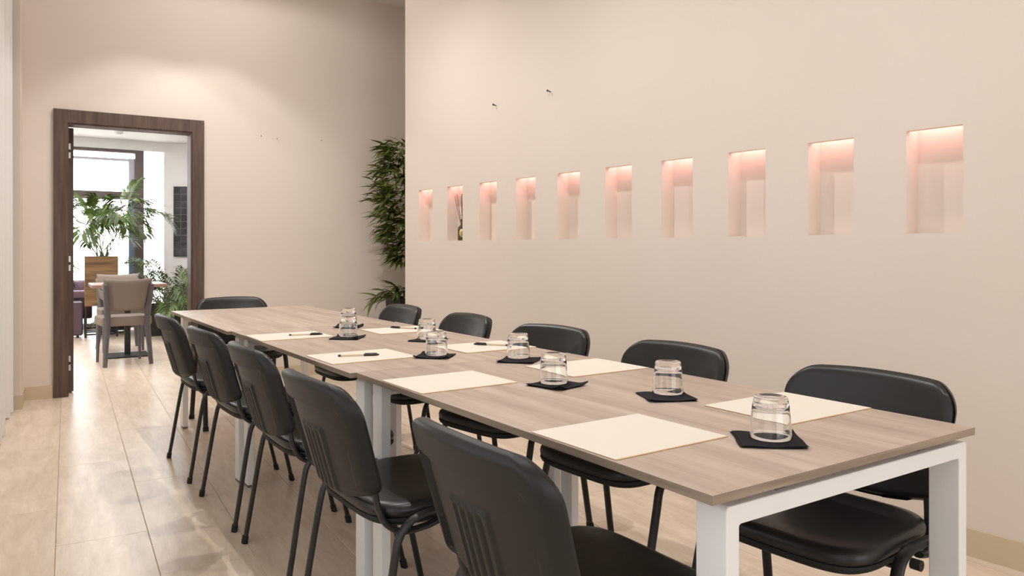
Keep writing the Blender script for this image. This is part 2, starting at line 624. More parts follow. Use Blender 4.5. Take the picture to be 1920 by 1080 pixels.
m.box(-0.56, -0.50, -7.4, -3.9, 0.25, 0.31, 0, lw_m)
m.box(-0.56, -0.50, -7.4, -3.9, 3.04, 3.1, 0, lw_m)
put('window_frame', m.mesh('window_frame', 'white_metal', smooth=False), win)
m = MB()
m.box(-0.60, -0.57, -7.42, -3.88, 0.23, 3.12, 0, lw_m)
put('opening_blocker', m.mesh('opening_blocker', 'ceiling', smooth=False), win)  # unseen sheet added to keep the sky light out of the opening

win = put('added_window_3', None)  # unseen window, added to go with the fill light behind the camera
win['kind'] = 'structure'
m = MB()
for xx in (0.0, 1.42, 2.84):
    m.box(xx, xx + 0.06, -3.03, -2.97, 0.40, 2.70)
m.box(0.06, 2.84, -3.03, -2.97, 0.40, 0.46)
m.box(0.06, 2.84, -3.03, -2.97, 2.64, 2.70)
put('window_frame', m.mesh('window_frame', 'white_metal', smooth=False), win)
m = MB()
m.box(0.0, 2.9, -3.08, -3.05, 0.40, 2.70)
put('opening_blocker', m.mesh('opening_blocker', 'ceiling', smooth=False), win)  # added sheet, closes this opening to the sky light as well

# sheer curtain, pleated, hanging free of the floor in front of the left wall
m = MB()
NS, NZc = 220, 14
Lc = 3.25
for i in range(NS + 1):
    s_ = i / NS
    y = -0.10 - s_ * Lc
    ph = s_ * Lc / 0.19 * 2 * math.pi
    for j in range(NZc + 1):
        zz = 0.012 + (3.40 - 0.012) * j / NZc
        fl = 1.0 + 0.25 * (1 - j / NZc)
        x = -0.085 + 0.032 * fl * math.sin(ph + 0.5 * math.sin(ph * 0.31)) + 0.012 * math.sin(ph * 0.23 + 1.0)
        m.v.append(tuple(lw_m @ Vector((x, y, zz))))
for i in range(NS):
    for j in range(NZc):
        a = i * (NZc + 1) + j
        m.f.append((a, a + 1, a + NZc + 2, a + NZc + 1))
        m.mi.append(0)
cur = put('sheer_curtain', m.mesh('sheer_curtain', 'curtain', angle=180))
tag(cur, 'white sheer pleated curtain hanging to the floor at left edge', 'curtain')

# --- door frame and the open door leaf
df = put('door_1', None)
df['kind'] = 'structure'
m = MB()
m.box(D0 - 0.095, D0, -0.022, 0.0, 0, DZ + 0.100, 0, fw_m)
put('casing_jamb', m.mesh('casing_jamb', 'walnut', smooth=False), df)
m = MB()
m.box(D1, D1 + 0.092, -0.022, 0.0, 0, DZ + 0.100, 0, fw_m)
put('casing_jamb', m.mesh('casing_jamb', 'walnut', smooth=False), df)
m = MB()
m.box(D0 + 0.0008, D1 - 0.0008, -0.0215, 0.0, DZ + 0.0005, DZ + 0.100, 0, fw_m @ Matrix.Identity(4))
put('casing_head', m.mesh('casing_head', 'walnut', smooth=False), df)
m = MB()
m.box(D0 - 0.002, D0 + 0.006, -0.012, 0.15, 0, DZ, 0, fw_m)
m.box(D1 - 0.012, D1 + 0.002, -0.012, 0.15, 0, DZ, 0, fw_m)
m.box(D0, D1, -0.012, 0.15, DZ - 0.012, DZ + 0.002, 0, fw_m)
put('door_lining', m.mesh('door_lining', 'walnut', smooth=False), df)
m = MB()
m.box(0, 0.042, 0, 0.86, 0.012, DZ - 0.018)
dl_m = fw_m @ Matrix.Translation((D0 + 0.004, 0.155, 0)) @ Matrix.Rotation(R(3.0), 4, 'Z')
leaf = put('door_leaf', m.mesh('door_leaf', 'walnut', smooth=False), df)
leaf.matrix_local = dl_m
for zc in (1.905, 1.02, 0.235):
    m = MB()
    for dz in (-0.034, 0.034):
        m.box(0.004, 0.022, -0.0035, 0.0, zc + dz - 0.024, zc + dz + 0.024)
    hg = put('hinge', m.mesh('hinge', 'steel', smooth=False), leaf)
    m = MB()
    m.box(0.009, 0.016, -0.004, 0.0, zc - 0.012, zc + 0.012)
    put('hinge_pin', m.mesh('hinge_pin', 'dark_metal', smooth=False), hg)

# ------------------------------------------------------------------ conference tables
TOPZ = 0.740


def table(label, x0, x1, y0, y1, fx0, fx1):
    t = thing('conference_table', label, 'table', ((x0 + x1) / 2, (y0 + y1) / 2, 0), 0, 'conference tables pushed end to end')
    hx, hy = (x1 - x0) / 2, (y1 - y0) / 2
    cx = (x0 + x1) / 2
    tm_ = bevel_box_mesh('tabletop', 2 * hx, 2 * hy, 0.0165, 0.0012, ['tabletop', 'table_edge'], 2)
    for f_ in tm_.polygons:
        if abs(f_.normal.z) < 0.3:
            f_.material_index = 1
    put('tabletop', tm_, t, (0, 0, TOPZ - 0.00825))
    a, b = fx0 - cx, fx1 - cx
    ZT = TOPZ - 0.0165 - 0.016
    for sy in (-1, 1):
        # one welded goal-post frame of flat box section
        yc = sy * (hy - 0.014 - 0.034)
        bm = bmesh.new()
        pts = [(a, 0.012), (a, ZT - 0.006), (a + 0.006, ZT), (b - 0.006, ZT), (b, ZT - 0.006), (b, 0.012),
               (b - 0.032, 0.012), (b - 0.032, ZT - 0.037), (b - 0.036, ZT - 0.034), (a + 0.036, ZT - 0.034), (a + 0.032, ZT - 0.037), (a + 0.032, 0.012)]
        vs = [[bm.verts.new((p[0], yc + s * 0.034, p[1])) for p in pts] for s in (-1, 1)]
        n = len(pts)
        bm.faces.new(vs[0])
        bm.faces.new(vs[1][::-1])
        for i in range(n):
            bm.faces.new((vs[0][i], vs[1][i], vs[1][(i + 1) % n], vs[0][(i + 1) % n]))
        bm.normal_update()
        bmesh.ops.triangulate(bm, faces=[f for f in bm.faces if len(f.verts) > 4])
        bmesh.ops.recalc_face_normals(bm, faces=bm.faces)
        me = bpy.data.meshes.new('leg_frame')
        bm.to_mesh(me)
        bm.free()
        me.materials.append(M['white_metal'])
        fr = put('leg_frame', me, t)
        bv = fr.modifiers.new('bevel', 'BEVEL')
        bv.width = 0.0025
        bv.segments = 2
        bv.limit_method = 'ANGLE'
        for lx in (a, b - 0.032):
            m = MB()
            m.box(lx + 0.002, lx + 0.030, yc - 0.033, yc + 0.033, 0.0, 0.012)
            put('foot_cap', m.mesh('foot_cap', 'grey_plastic', smooth=False), fr)
        for lx in (a + 0.16, b - 0.16):
            m = MB()
            m.box(lx - 0.014, lx + 0.014, yc - 0.02, yc + 0.02, ZT, ZT + 0.016)
            put('spacer', m.mesh('spacer', 'grey_plastic', smooth=False), fr)
    for lx in (a + 0.10, b - 0.10):
        m = MB()
        m.box(lx - 0.012, lx + 0.012, -hy + 0.086, hy - 0.086, ZT - 0.034, ZT - 0.004)
        put('rail', m.mesh('rail', 'white_metal', smooth=False), t)
    return t


table('pale oak table with white goal-post legs, nearest of three in the row', 0.953, 1.803, 0.845, 2.318, 1.003, 1.795)
table('pale oak table in the middle of the row, holding the pens', 0.932, 1.794, 2.3195, 3.808, 0.985, 1.787)
table('bare pale oak table at far end of the row', 0.913, 1.780, 3.8095, 5.255, 0.968, 1.775)

# ------------------------------------------------------------------ conference chairs
SEAT_F, SEAT_R = 0.235, -0.185


def seat_outline(n=56):
    pts = []
    for i in range(n):
        a = 2 * math.pi * i / n
        ca, sa = math.cos(a), math.sin(a)
        e = 0.42
        x = math.copysign(abs(ca) ** e, ca)
        y = math.copysign(abs(sa) ** e, sa)
        xx = 0.017 + 0.202 * x
        wy = 0.236 - 0.012 * (1 - (xx + 0.185) / 0.42)
        pts.append((xx, y * wy))
    return pts


def ring_surface(rings, out, cxy, drop):
    """rings: (scale, z). returns MB"""
    m = MB()
    n = len(out)
    for sc, z in rings:
        for x, y in out:
            xx = cxy[0] + (x - cxy[0]) * sc
            yy = cxy[1] + (y - cxy[1]) * sc
            m.v.append((xx, yy, z + drop(xx, yy)))
    for r in range(len(rings) - 1):
        for i in range(n):
            j = (i + 1) % n
            m.f.append((r * n + i, r * n + j, (r + 1) * n + j, (r + 1) * n + i))
            m.mi.append(0)
    m.f.append(tuple(range(n))[::-1])
    m.f.append(tuple((len(rings) - 1) * n + i for i in range(n)))
    m.mi += [0, 0]
    return m


def seat_drop(x, y):
    t = max(0.0, (x - 0.05) / 0.185)
    return -0.006 * t * t + 0.010 * max(0.0, (-x - 0.02) / 0.165) ** 2 * 0.5 + 0.05 * y * y


so = seat_outline()
ME = {}
ME['seat'] = ring_surface([(0.985, 0.4405), (1.0, 0.447), (1.004, 0.456), (0.992, 0.466), (0.96, 0.4735), (0.88, 0.477), (0.6, 0.4745), (0.25, 0.473)], so, (0.025, 0), seat_drop).mesh('seat', 'leather', angle=60)
ME['seat_pan'] = ring_surface([(0.80, 0.416), (0.93, 0.4185), (0.985, 0.426), (1.0, 0.4335), (0.995, 0.4400), (0.95, 0.4405)], so, (0.025, 0), seat_drop).mesh('seat_pan', 'rubber', angle=60)

BH, BHW, RT_, RB_ = 0.310, 0.2375, 0.082, 0.03
BZ0 = 0.481


def back_halfwidth(z):
    hw = BHW * (0.95 + 0.05 * min(1, z / (BH * 0.7)))
    if z > BH - RT_:
        hw = hw - RT_ + math.sqrt(max(0, RT_ ** 2 - (z - (BH - RT_)) ** 2))
    elif z < RB_:
        hw = hw - RB_ + math.sqrt(max(0, RB_ ** 2 - (RB_ - z) ** 2))
    return hw


def sstep(a, b, x):
    t = max(0, min(1, (x - a) / (b - a)))
    return t * t * (3 - 2 * t)


def back_mid(y, z):
    """mid-surface of the backrest: leaning, wrapped round the sitter"""
    x = -0.219 - 0.28 * (z - 0.02) + 0.56 * y * y + 4.0 * y ** 4
    return x


def crest(y):
    return 0.0


def rear_depth(y, z):
    w = back_halfwidth(z)
    e = min(w - abs(y), BH - z, z)
    e = max(e, 0)
    r = 0.022
    d = 0.027 * (math.sqrt(1 - (1 - e / r) ** 2) if e < r else 1.0)
    inner = min(w - 0.046 - abs(y), BH - 0.066 - z, 1.0)
    d -= 0.0155 * sstep(0.0, 0.007, inner)
    # raised ribbed panel in the lower middle
    pan = min(0.074 - abs(y), BH * 0.60 - z)
    d += 0.006 * sstep(0.0, 0.007, pan)
    if pan > 0.010:
        for g in (-0.045, -0.015, 0.015, 0.045):
            k = abs(y - g)
            if k < 0.0075:
                d -= 0.0085 * (1 - (k / 0.0075) ** 2) * sstep(0.010, 0.02, pan) * sstep(0.01, 0.03, z)
    return d


def front_depth(y, z):
    w = back_halfwidth(z)
    e = max(0, min(w - abs(y), BH - z, z))
    r = 0.030
    d = 0.020 * (math.sqrt(1 - (1 - e / r) ** 2) if e < r else 1.0)
    d += 0.008 * sstep(0.03, 0.10, e)
    return d


def back_mesh(name, depth, sgn, ncol, nrow, material, inset):
    m = MB()
    for side_ in (0, 1):
        for i in range(nrow + 1):
            z = BH * (0.5 - 0.5 * math.cos(math.pi * i / nrow))
            z = 0.55 * z + 0.45 * BH * i / nrow
            w = max(0.01, back_halfwidth(z) - inset)
            for j in range(ncol + 1):
                s_ = -1 + 2 * j / ncol
                y = s_ * w
                d = depth(y, z) if side_ == 0 else 0.001
                top = 0.012 * (1 - (y / BHW) ** 2) * sstep(0.6, 1.0, z / BH)
                m.v.append((back_mid(y, z) + sgn * d, y, BZ0 + z + top + 0.75 * y * y * (1 - z / BH)))
    K = (nrow + 1) * (ncol + 1)
    for i in range(nrow):
        for j in range(ncol):
            a = i * (ncol + 1) + j
            q = (a, a + 1, a + ncol + 2, a + ncol + 1)
            m.f.append(q)
            m.f.append(tuple(K + t for t in q[::-1]))
            m.mi += [0, 0]
    edge = ([j for j in range(ncol)] + [i * (ncol + 1) + ncol for i in range(nrow)] +
            [nrow * (ncol + 1) + j for j in range(ncol, 0, -1)] + [i * (ncol + 1) for i in range(nrow, 0, -1)])
    for k in range(len(edge)):
        a, b = edge[k], edge[(k + 1) % len(edge)]
        m.f.append((a, b, K + b, K + a))
        m.mi.append(0)
    return m.mesh(name, material, angle=50)


ME['back_shell'] = back_mesh('back_shell', rear_depth, -1, 96, 52, 'shell', 0.0)
ME['backrest'] = back_mesh('backrest', front_depth, 1, 32, 26, 'leather', 0.004)


def leg_path(front):
    if front:
        return [(0.204, 0.270, 0.008), (0.178, 0.267, 0.12), (0.147, 0.263, 0.25), (0.120, 0.260, 0.36), (0.107, 0.258, 0.410),
                (0.082, 0.256, 0.445), (0.045, 0.255, 0.459), (0.020, 0.255, 0.461), (0.0, 0.255, 0.461)]
    k = -1
    pts = [(k * 0.215, 0.270, 0.008), (k * 0.196, 0.267, 0.12), (k * 0.175, 0.263, 0.25), (k * 0.156, 0.260, 0.36), (k * 0.143, 0.258, 0.410),
           (k * 0.112, 0.256, 0.445), (k * 0.066, 0.255, 0.459), (k * 0.030, 0.255, 0.461), (0.0, 0.255, 0.461)]
    return pts


def leg_mesh(front, side_):
    m = MB()
    pts = [Vector((x, y * side_, z)) for x, y, z in smooth_path(leg_path(front), 5)]
    m.tube(pts, 0.0150, 0.0088, (0, 1, 0), 12)
    return m.mesh('leg', 'black_metal', angle=50)


def foot_mesh(front, side_):
    a, b, c = (0.2060, 0.2032, 0.2000) if front else (-0.2165, -0.2150, -0.2125)
    m = MB()
    m.tube([(a, 0.270 * side_, 0.0), (b, 0.270 * side_, 0.012), (c, 0.2695 * side_, 0.026)], 0.018, 0.0118, (0, 1, 0), 12)
    return m.mesh('foot_cap', 'rubber', angle=50)


def upright_mesh(side_):
    m = MB()
    pts = smooth_path([(-0.186, 0.194, 0.545), (-0.180, 0.198, 0.51), (-0.172, 0.203, 0.470), (-0.153, 0.210, 0.432), (-0.115, 0.222, 0.412), (-0.062, 0.240, 0.420), (-0.02, 0.246, 0.432)], 5)
    m.tube([Vector((p.x, p.y * side_, p.z)) for p in pts], 0.0130, 0.0080, (0, 1, 0), 10)
    return m.mesh('back_upright', 'black_metal', angle=50)


for fr in (True, False):
    for sd in (1, -1):
        ME['leg', fr, sd] = leg_mesh(fr, sd)
        ME['foot', fr, sd] = foot_mesh(fr, sd)
for sd in (1, -1):
    ME['upright', sd] = upright_mesh(sd)
m = MB()
m.tube([(0.040, -0.240, 0.412), (0.040, 0.240, 0.412)], 0.007, n=10, side=(1, 0, 0))
ME['crossbar'] = m.mesh('crossbar', 'black_metal', angle=50)
m = MB()
m.tube([(0.062, 0.270, 0.440), (0.062, 0.292, 0.440)], 0.012, n=12, side=(1, 0, 0))
ME['bumper', 1] = m.mesh('bumper', 'rubber', angle=50)
m = MB()
m.tube([(0.062, -0.270, 0.440), (0.062, -0.292, 0.440)], 0.012, n=12, side=(1, 0, 0))
ME['bumper', -1] = m.mesh('bumper', 'rubber', angle=50)


def make_chair():
    t = thing('conference_chair', 'black chair', 'chair')
    s = put('seat', ME['seat'], t)
    put('seat_pan', ME['seat_pan'], t)
    put('backrest', ME['backrest'], t)
    put('back_shell', ME['back_shell'], t)
    for fr in (True, False):
        for sd in (1, -1):
            l = put('leg', ME['leg', fr, sd], t)
            put('foot_cap', ME['foot', fr, sd], l)
    for sd in (1, -1):
        put('back_upright', ME['upright', sd], t)
    c = put('crossbar', ME['crossbar'], t)
    put('bumper', ME['bumper', 1], c)
    put('bumper', ME['bumper', -1], c)
    return t


proto = make_chair()
CH = 'black stackable chairs around the conference table'
spots = [
    (0.988, 4.233, 0, 'black chair on the curtain side, farthest from the camera in its row'),
    (1.000, 3.460, 0, 'black chair on the curtain side, fourth from the camera'),
    (1.004, 2.766, 0, 'black chair on the curtain side, third from the camera'),
    (0.975, 2.015, 0, 'black chair on the curtain side, second from camera, seat in view'),
    (0.997, 1.225, 0, 'black chair seen from behind, nearest the camera, cut by the frame'),
    (1.728, 1.195, 180, 'black chair on the niche side, nearest the camera, behind table end'),
    (1.735, 1.925, 180, 'black chair on the niche side, second from the camera'),
    (1.740, 2.643, 180, 'black chair on the niche side, third from the camera'),
    (1.735, 3.40, 180, 'black chair on the niche side, fourth from the camera'),
    (1.735, 4.160, 180, 'black chair on the niche side, farthest, in front of the bamboo pot'),
    (1.345, 5.234, -90, 'black chair alone at far end of the table facing the camera'),
]
for i, (x, y, a, lab) in enumerate(spots):
    o = proto if i == 0 else copy_tree(proto)
    o.location = (x, y, 0)
    o.rotation_euler = (0, 0, R(a + (0, 1.2, -0.8, 0.6, -0.5, 3.5, 3.0, 9.5, -0.3, 1.0, 0)[i]))
    tag(o, lab, 'chair', CH)

# ------------------------------------------------------------------ things on the tables
# paper sets
PT = 0.0022
pm = {}


def paper(label, c, w, d, rot):
    bm = MB()
    # three slightly offset sheets
    for k, (dx, dy) in enumerate(((0, 0), (0.0012, -0.001), (-0.0008, 0.0012))):
        z0 = k * PT / 3
        bm.box(-w / 2 + dx, w / 2 + dx, -d / 2 + dy, d / 2 + dy, z0, z0 + PT / 3 - 0.00008, 0 if k == 2 else 1)
    o = put('paper_sheets', bm.mesh('paper_sheets', ['paper', 'paper_edge'], smooth=False), None, (c[0], c[1], TOPZ + 0.0002), R(rot))
    tag(o, label, 'paper', 'sets of cream paper laid at the seats')


paper('large cream paper set nearest the camera on the curtain side', (1.117, 1.222), 0.317, 0.266, 1.0)
paper('cream paper set nearest the camera on the niche side, behind a glass', (1.641, 1.214), 0.319, 0.253, 0.3)
paper('cream paper set without pen, second from camera on curtain side', (1.118, 2.006), 0.318, 0.258, 0.5)
paper('cream paper set without pen, second from camera on niche side', (1.634, 1.993), 0.321, 0.260, 0.6)
paper('cream paper set with pen beside the table joint, curtain side', (1.112, 2.656), 0.328, 0.268, 0.8)
paper('cream paper set with pen lying askew, third from camera, niche side', (1.636, 2.640), 0.326, 0.258, 0.6)
paper('cream paper set with pen, farthest on the curtain side', (1.098, 3.450), 0.324, 0.262, -0.5)
paper('cream paper set with pen, farthest on the niche side', (1.632, 3.404), 0.324, 0.250, -0.5)


def pen(label, a, b):
    """a = plug end, b = capped end"""
    a, b = Vector((a[0], a[1], 0)), Vector((b[0], b[1], 0))
    d = b - a
    z = TOPZ + PT + 0.0045
    t = thing('ballpoint_pen', label, 'pen', (a.x, a.y, z), math.atan2(d.y, d.x), 'capped pens on the paper')
    Lp = 0.148
    m = MB()
    m.tube([(0.010, 0, 0), (Lp - 0.05, 0, 0)], 0.0034, n=8, side=(0, 1, 0))
    put('barrel', m.mesh('barrel', 'pen_clear'), t)
    m = MB()
    m.tube([(0.0, 0, 0), (0.010, 0, 0)], 0.0038, n=8, side=(0, 1, 0))
    put('end_plug', m.mesh('end_plug', 'pen_black'), t)
    m = MB()
    m.tube([(Lp - 0.056, 0, 0), (Lp - 0.02, 0, 0), (Lp - 0.004, 0, 0), (Lp, 0, 0)], 0.0046, n=10, side=(0, 1, 0), taper=[1, 1, 0.7, 0.4])
    cp = put('cap', m.mesh('cap', 'pen_black'), t)
    m = MB()
    m.box(Lp - 0.052, Lp - 0.008, -0.0016, 0.0016, 0.0042, 0.0066)
    put('clip', m.mesh('clip', 'pen_black', smooth=False), cp)


pen('black-capped pen on the paper nearest the near table joint, curtain side', (1.030, 2.678), (1.164, 2.625))
pen('black-capped pen on the farthest paper of the curtain side', (1.093, 3.443), (1.232, 3.402))
pen('black-capped pen on the farthest paper of the niche side', (1.700, 3.379), (1.611, 3.512))
pen('black-capped pen on the third paper of the niche side', (1.713, 2.586), (1.619, 2.701))

# tumblers turned upside down on folded napkins
prof = [(0.0415, 0.0), (0.0425, 0.0012), (0.0418, 0.0100), (0.0398, 0.0400), (0.0375, 0.0620), (0.0371, 0.0665), (0.0362, 0.0700), (0.0352, 0.0780), (0.0340, 0.0830), (0.0318, 0.0856),
        (0.0280, 0.0860), (0.0240, 0.0842), (0.0001, 0.0836)]
inner = [(0.0001, 0.0640), (0.0200, 0.0648), (0.0315, 0.0640), (0.0348, 0.0600), (0.0362, 0.0540), (0.0380, 0.0380), (0.0400, 0.0100), (0.0408, 0.0012)]
m = MB()
m.lathe(prof + inner, 40, closed=False)
n_ = len(prof + inner)
k_ = len(m.v)
for i in range(40):
    j = (i + 1) % 40
    m.f.append((i * n_, i * n_ + n_ - 1, j * n_ + n_ - 1, j * n_))
    m.mi.append(0)
glass_me = m.mesh('tumbler', 'glass', angle=60, weld=True)


def napkin_mesh(seed):
    r = random.Random(seed)
    m = MB()
    n = 12
    S = 0.128
    ph = [r.uniform(0, 6.28) for _ in range(4)]
    lift = [r.uniform(0.0, 0.010) if r.random() < 0.6 else 0.0 for _ in range(4)]
    for layer in range(3):
        sh = (r.uniform(-1, 1) * 0.003, r.uniform(-1, 1) * 0.003)
        zb = layer * 0.0013
        top = []
        for side_ in (0, 1):
            for i in range(n + 1):
                for j in range(n + 1):
                    a, b = i / n * 2 - 1, j / n * 2 - 1
                    x, y = a * S / 2 + sh[0], b * S / 2 + sh[1]
                    x += 0.0018 * math.sin(3 * b + ph[0] + layer)
                    y += 0.0018 * math.sin(3 * a + ph[1] + layer)
                    rr = math.hypot(a, b)
                    z = zb
                    if rr > 0.75:
                        for q, (ca, cb) in enumerate(((1, 1), (-1, 1), (-1, -1), (1, -1))):
                            dd = math.hypot(a - ca, b - cb)
                            if dd < 0.6:
                                z += lift[q] * (1 - dd / 0.6) ** 1.6
                        z += 0.0012 * (rr - 0.75) * (1 + math.sin(5 * a + ph[2])) * layer
                    m.v.append((x, y, z + (0.0008 if side_ else 0.0)))
        B = layer * 2 * (n + 1) ** 2
        K = (n + 1) ** 2
        for i in range(n):
            for j in range(n):
                q = (B + i * (n + 1) + j, B + (i + 1) * (n + 1) + j, B + (i + 1) * (n + 1) + j + 1, B + i * (n + 1) + j + 1)
                m.f.append(tuple(t + K for t in q))
                m.f.append(q[::-1])
                m.mi += [0, 0]
        ed = [j for j in range(n)] + [i * (n + 1) + n for i in range(n)] + [n * (n + 1) + j for j in range(n, 0, -1)] + [i * (n + 1) for i in range(n, 0, -1)]
        for k in range(len(ed)):
            a, b = B + ed[k], B + ed[(k + 1) % len(ed)]
            m.f.append((a, b, K + b, K + a))
            m.mi.append(0)
    return m.mesh('paper_napkin', 'napkin', angle=60)


settings = [
    ((1.333, 1.026), (1.320, 1.022), -40, 'the glass nearest the camera'),
    ((1.515, 1.500), (1.483, 1.472), -27, 'the second glass from camera, niche side'),
    ((1.352, 1.800), (1.345, 1.775), 14, 'the near table glass closest to the joint'),
    ((1.560, 2.290), (1.530, 2.240), -50, 'the glass at the near table joint'),
    ((1.347, 2.515), (1.333, 2.500), 46, 'the middle table glass closest to the joint'),
    ((1.549, 2.980), (1.540, 2.950), 32, 'the niche-side glass in the middle of the middle table'),
    ((1.304, 3.266), (1.285, 3.225), 50, 'the front one of the two glasses seen in line'),
    ((1.493, 3.735), (1.475, 3.690), 56, 'the farthest glass, half hidden behind another'),
]
for k, (g, nk, rot, where) in enumerate(settings):
    o = put('paper_napkin', napkin_mesh(20 + k), None, (nk[0], nk[1], TOPZ + 0.0003), R(rot))
    tag(o, 'folded black paper napkin under ' + where, 'napkin', 'black napkins under the glasses')
    o = put('tumbler', glass_me, None, (g[0], g[1], TOPZ + 0.0053), 0.3 * k)
    tag(o, 'clear upturned tumbler on black napkin, ' + where, 'glass', 'upturned tumblers on napkins')

# ------------------------------------------------------------------ reed diffuser in the second niche from the far end
a, b = niches[8]
p = rw_m @ Vector((0.048, a + 0.068, NZ0))
t = thing('reed_diffuser', 'olive glass bottle with brown reed sticks standing in a wall niche', 'diffuser', p, RW_A)
m = MB()
m.lathe([(0.0001, 0.0), (0.037, 0.0), (0.039, 0.004), (0.039, 0.085), (0.036, 0.100), (0.024, 0.112), (0.0155, 0.120), (0.0145, 0.150), (0.0175, 0.152), (0.0175, 0.158), (0.012, 0.158), (0.0115, 0.12), (0.0001, 0.118)], 28)
bt = put('bottle', m.mesh('bottle', 'olive_glass'), t)
m = MB()
n = 14
rr = 0.0395
for i in range(n + 1):
    an = R(180 + 48) - R(70) / 2 + R(70) * i / n
    q = (i / n - 0.5) * 2
    hgt = 0.027 * math.sqrt(max(0, 1 - q * q)) + 0.004
    for z in (0.055 - hgt, 0.055 + hgt):
        m.v.append((rr * math.cos(an), rr * math.sin(an), z))
for i in range(n):
    m.f.append((2 * i, 2 * i + 2, 2 * i + 3, 2 * i + 1))
    m.mi.append(0)
lb = put('label_patch', m.mesh('label_patch', 'gold_label'), bt)
sd_ = lb.modifiers.new('thickness', 'SOLIDIFY')
sd_.thickness = 0.0006
m = MB()
for z0, z1, w0, w1 in ((0.051, 0.054, -10, 26), (0.058, 0.0605, -18, 10), (0.040, 0.0425, -6, 18), (0.066, 0.068, -8, 14)):
    for i in range(6):
        a0 = R(228 + w0 + (w1 - w0) * i / 6)
        a1 = R(228 + w0 + (w1 - w0) * (i + 1) / 6)
        q = 0.0402
        m.add([(q * math.cos(a0), q * math.sin(a0), z0), (q * math.cos(a1), q * math.sin(a1), z0), (q * math.cos(a1), q * math.sin(a1), z1), (q * math.cos(a0), q * math.sin(a0), z1)], ((0, 1, 2, 3),))
lt = put('label_print', m.mesh('label_print', 'pen_black'), bt)
sd_ = lt.modifiers.new('thickness', 'SOLIDIFY')
sd_.thickness = 0.0005
for dx, dy, hh in ((-0.018, 0.085, 0.335), (-0.008, 0.072, 0.345), (0.010, 0.040, 0.330), (0.004, 0.020, 0.348), (0.012, -0.020, 0.330), (-0.010, -0.045, 0.245)):
    m = MB()
    m.tube([(dx * -0.1, dy * -0.08, 0.02), (dx, dy, hh)], 0.0022, n=6, side=(1, 0, 0))
    put('reed_stick', m.mesh('reed_stick', 'reed'), t)

# ------------------------------------------------------------------ plants


def bamboo_leaf_mesh(L, W, bend):
    m = MB()
    st = [(0, 0.12), (0.18, 0.75), (0.42, 1.0), (0.7, 0.68), (1.0, 0.03)]
    for t_, w in st:
        x = L * t_
        z = -bend * t_ * t_ * L
        m.v += [(x, -W * w / 2, z + 0.12 * W * w), (x, 0, z), (x, W * w / 2, z + 0.12 * W * w)]
    for i in range(len(st) - 1):
        for j in (0, 1):
            m.f.append((i * 3 + j, i * 3 + 3 + j, i * 3 + 4 + j, i * 3 + 1 + j))
            m.mi.append(0)
    return m.mesh('leaf', 'bamboo_leaf', angle=60)


rb = random.Random(11)
leaf_meshes = [bamboo_leaf_mesh(rb.uniform(0.14, 0.21), rb.uniform(0.030, 0.042), rb.uniform(0.1, 0.5)) for _ in range(7)]
PX, PY = 3.07, 6.26
bam = thing('potted_bamboo', 'tall leafy bamboo in a black pot in the alcove behind the wall', 'plant', (PX, PY, 0))
m = MB()
hw = 0.155
m.v = []
for z, w in ((0.0, 0.12), (0.70, hw), (0.70, hw - 0.015), (0.66, hw - 0.02)):
    m.v += [(-w, -w, z), (w, -w, z), (w, w, z), (-w, w, z)]
for k in range(3):
    for i in range(4):
        j = (i + 1) % 4
        m.f.append((k * 4 + i, k * 4 + j, k * 4 + 4 + j, k * 4 + 4 + i))
        m.mi.append(0)
m.f += [(3, 2, 1, 0)]
m.mi += [0]
put('pot', m.mesh('pot', 'pot_black', smooth=False), bam)
m = MB()
m.box(-hw + 0.02, hw - 0.02, -hw + 0.02, hw - 0.02, 0.60, 0.655)
put('soil', m.mesh('soil', 'soil', smooth=False), bam)
stems = []
for k in range(6):
    ang = rb.uniform(0, 6.28)
    r0 = rb.uniform(0.02, 0.08)
    r1 = rb.uniform(0.06, 0.16)
    a0 = Vector((r0 * math.cos(ang), r0 * math.sin(ang), 0.64))
    a1 = Vector((r1 * math.cos(ang), r1 * math.sin(ang), rb.uniform(1.85, 2.10)))
    m = MB()
    pts = [a0.lerp(a1, q / 8) + Vector((0.012 * math.sin(q * 1.3 + k), 0.012 * math.cos(q * 1.1 + k), 0)) for q in range(9)]
    m.tube(pts, 0.009, n=7, side=(1, 0, 0))
    put('stem', m.mesh('stem', 'bamboo_stem'), bam)
    stems.append(pts)
n_leaf = 0


def leaf_spray(origin, direction, count, spread=0.7):
    """a twig end with a fan of leaves"""
    global n_leaf
    d = Vector(direction).normalized()
    for q in range(count):
        az = math.atan2(d.y, d.x) + rb.uniform(-spread, spread)
        el = math.asin(max(-1, min(1, d.z))) + rb.uniform(-0.55, 0.45)
        back = rb.uniform(0, 0.10)
        o = put('leaf', rb.choice(leaf_meshes), bam, Vector(origin) - d * back)
        o.rotation_euler = (rb.uniform(-0.6, 0.6), -el, az)
        s_ = rb.uniform(0.8, 1.15)
        o.scale = (s_, s_, s_)
        n_leaf += 1


